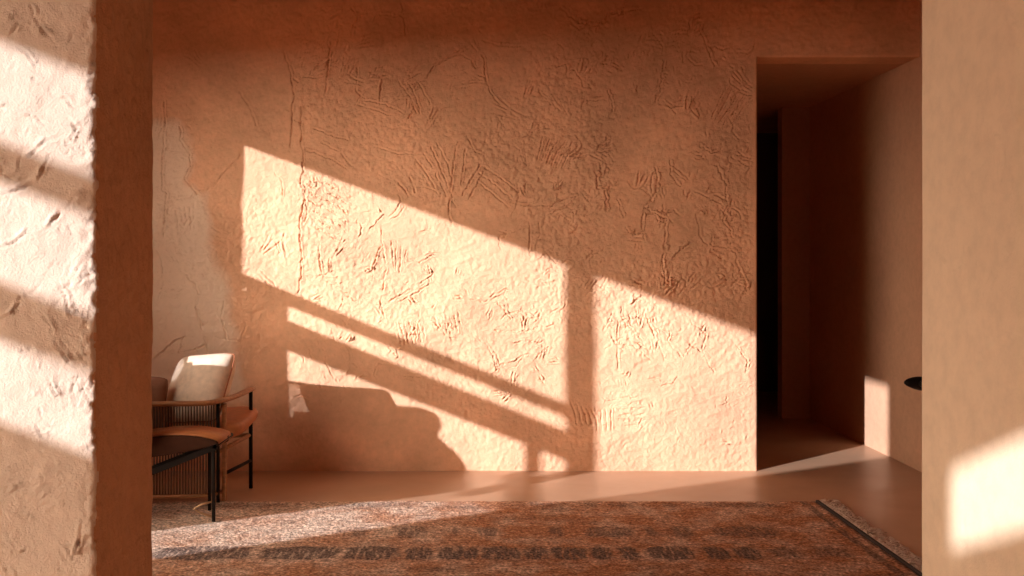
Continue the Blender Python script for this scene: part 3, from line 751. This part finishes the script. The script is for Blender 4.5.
add_tube(bm, [(-2.15+1.9, .1, .40), (-2.15+1.9, .2, .40), (-2.20+1.9, .2, .10)], 0.012, 8)
obj('back_frame', bm, M_BLACK, lc, True)

# ------------------------------------------------------------------ open door behind the right wall, its lever showing
dr = thing('open_door', 'black lever handle of an opened dark door sticking out past the right wall', 'door', (1.33, 2.03, 0))
bm = bmesh.new(); add_box(bm, 0.0, 0.04, 0.0, 0.885, 0.012, 2.1, 0.003)
add_box(bm, -0.006, 0.0, 0.10, 0.785, 1.15, 1.95, 0.002); add_box(bm, -0.006, 0.0, 0.10, 0.785, 0.15, 0.85, 0.002)
obj('leaf', bm, M_DOOR, dr)
bm = bmesh.new(); hy_, hz_ = 0.845, 0.995
add_tube(bm, smooth_path([(0.0, hy_, hz_-.004), (-0.030, hy_, hz_-.004), (-0.062, hy_-0.004, hz_), (-0.100, hy_-0.016, hz_+.003)], 5), [0.020]*8+[0.020, 0.0195, 0.019, 0.0175, 0.0155, 0.013, 0.010, 0.005], 12)
add_tube(bm, smooth_path([(-0.052, hy_, hz_), (-0.058, hy_-0.05, hz_), (-0.055, hy_-0.12, hz_+.003)], 5), 0.009, 10)
obj('handle', bm, M_BLACK, dr, True)
bm = bmesh.new(); add_tube(bm, [(0.001, hy_, hz_), (-0.009, hy_, hz_)], 0.026, 24); obj('rosette', bm, M_BLACK, dr, True)

# ------------------------------------------------------------------ light
AUR_P, AUR_S, SKY_S = 9.0, 12.5, 1.8
GLOW_P, GLOW_S = 26.0, 9.0      # dusty glow low over the horizon under the sun
sd = bpy.data.lights.new('sun', 'SUN'); sd.energy = 7.2; sd.angle = math.radians(0.62); sd.color = (0.95, 0.96, 1.04)
so = link(bpy.data.objects.new('sun', sd)); so.rotation_euler = SUN.to_track_quat('-Z', 'Y').to_euler(); so.location = (-6, -5, 5)
wd = bpy.data.worlds.new('sky'); sc.world = wd; wd.use_nodes = True
bg = wd.node_tree.nodes['Background']; bg.inputs[0].default_value = (1.0, 0.83, 0.66, 1); bg.inputs[1].default_value = 1.0
wt = wd.node_tree        # hazy low-sun sky: even dome, a wide bright aureole round the sun
tc = wt.nodes.new('ShaderNodeTexCoord')
dp = wt.nodes.new('ShaderNodeVectorMath'); dp.operation = 'DOT_PRODUCT'; dp.inputs[1].default_value = tuple((-SUN).normalized())
wt.links.new(tc.outputs['Generated'], dp.inputs[0])
def wm(op, a, b_=None, clamp=False):
    n = wt.nodes.new('ShaderNodeMath'); n.operation = op; n.use_clamp = clamp
    for k, v in enumerate((a, b_)):
        if v is None: continue
        if isinstance(v, (int, float)): n.inputs[k].default_value = v
        else: wt.links.new(v, n.inputs[k])
    return n.outputs[0]
au = wm('POWER', wm('MAXIMUM', dp.outputs['Value'], 0.0), AUR_P)
dh = wt.nodes.new('ShaderNodeVectorMath'); dh.operation = 'DOT_PRODUCT'; dh.inputs[1].default_value = tuple(Vector((-SUN.x, -SUN.y, 0)).normalized())
wt.links.new(tc.outputs['Generated'], dh.inputs[0])
sp_ = wt.nodes.new('ShaderNodeSeparateXYZ'); wt.links.new(tc.outputs['Generated'], sp_.inputs[0])
gl = wm('MULTIPLY', wm('POWER', wm('MAXIMUM', dh.outputs['Value'], 0.0), GLOW_P), wm('SUBTRACT', 1.0, wm('MULTIPLY', wm('ABSOLUTE', sp_.outputs['Z']), 2.2), True))
base_ = wm('ADD', wm('MULTIPLY', au, AUR_S), SKY_S)
wt.links.new(wm('ADD', base_, wm('MULTIPLY', gl, GLOW_S)), bg.inputs[1])
def portal(name, locn, rot_, sx_, sy_):
    l = bpy.data.lights.new(name, 'AREA'); l.shape = 'RECTANGLE'; l.size = sx_; l.size_y = sy_; l.cycles.is_portal = True
    o = link(bpy.data.objects.new(name, l)); o.location = locn; o.rotation_euler = rot_
portal('portal_room', (XL-WT-0.01, 3.6, 1.5), (0, -math.pi/2, 0), 2.4, 3.4)
portal('portal_side', (XL-WT-0.01, 0.22, 1.4), (0, -math.pi/2, 0), 2.3, 2.5)

# ------------------------------------------------------------------ camera
cd = bpy.data.cameras.new('camera'); cd.sensor_width = 36; cd.lens = FP/1024*36
cd.shift_x = 35/1024; cd.shift_y = -28/1024; cd.clip_start = 0.05
co = link(bpy.data.objects.new('camera', cd)); co.location = (0, 0, CAM_H); co.rotation_euler = (math.pi/2, 0, 0)
sc.camera = co

sc.view_settings.view_transform = 'Standard'; sc.view_settings.look = 'None'
sc.view_settings.gamma = 1; sc.view_settings.use_curve_mapping = False
sc.view_settings.exposure = 0.0
try:
    sc.cycles.use_denoising = True
    sc.cycles.max_bounces = 14; sc.cycles.diffuse_bounces = 12; sc.cycles.glossy_bounces = 4
    sc.cycles.caustics_reflective = False; sc.cycles.sample_clamp_indirect = 10
except Exception: pass
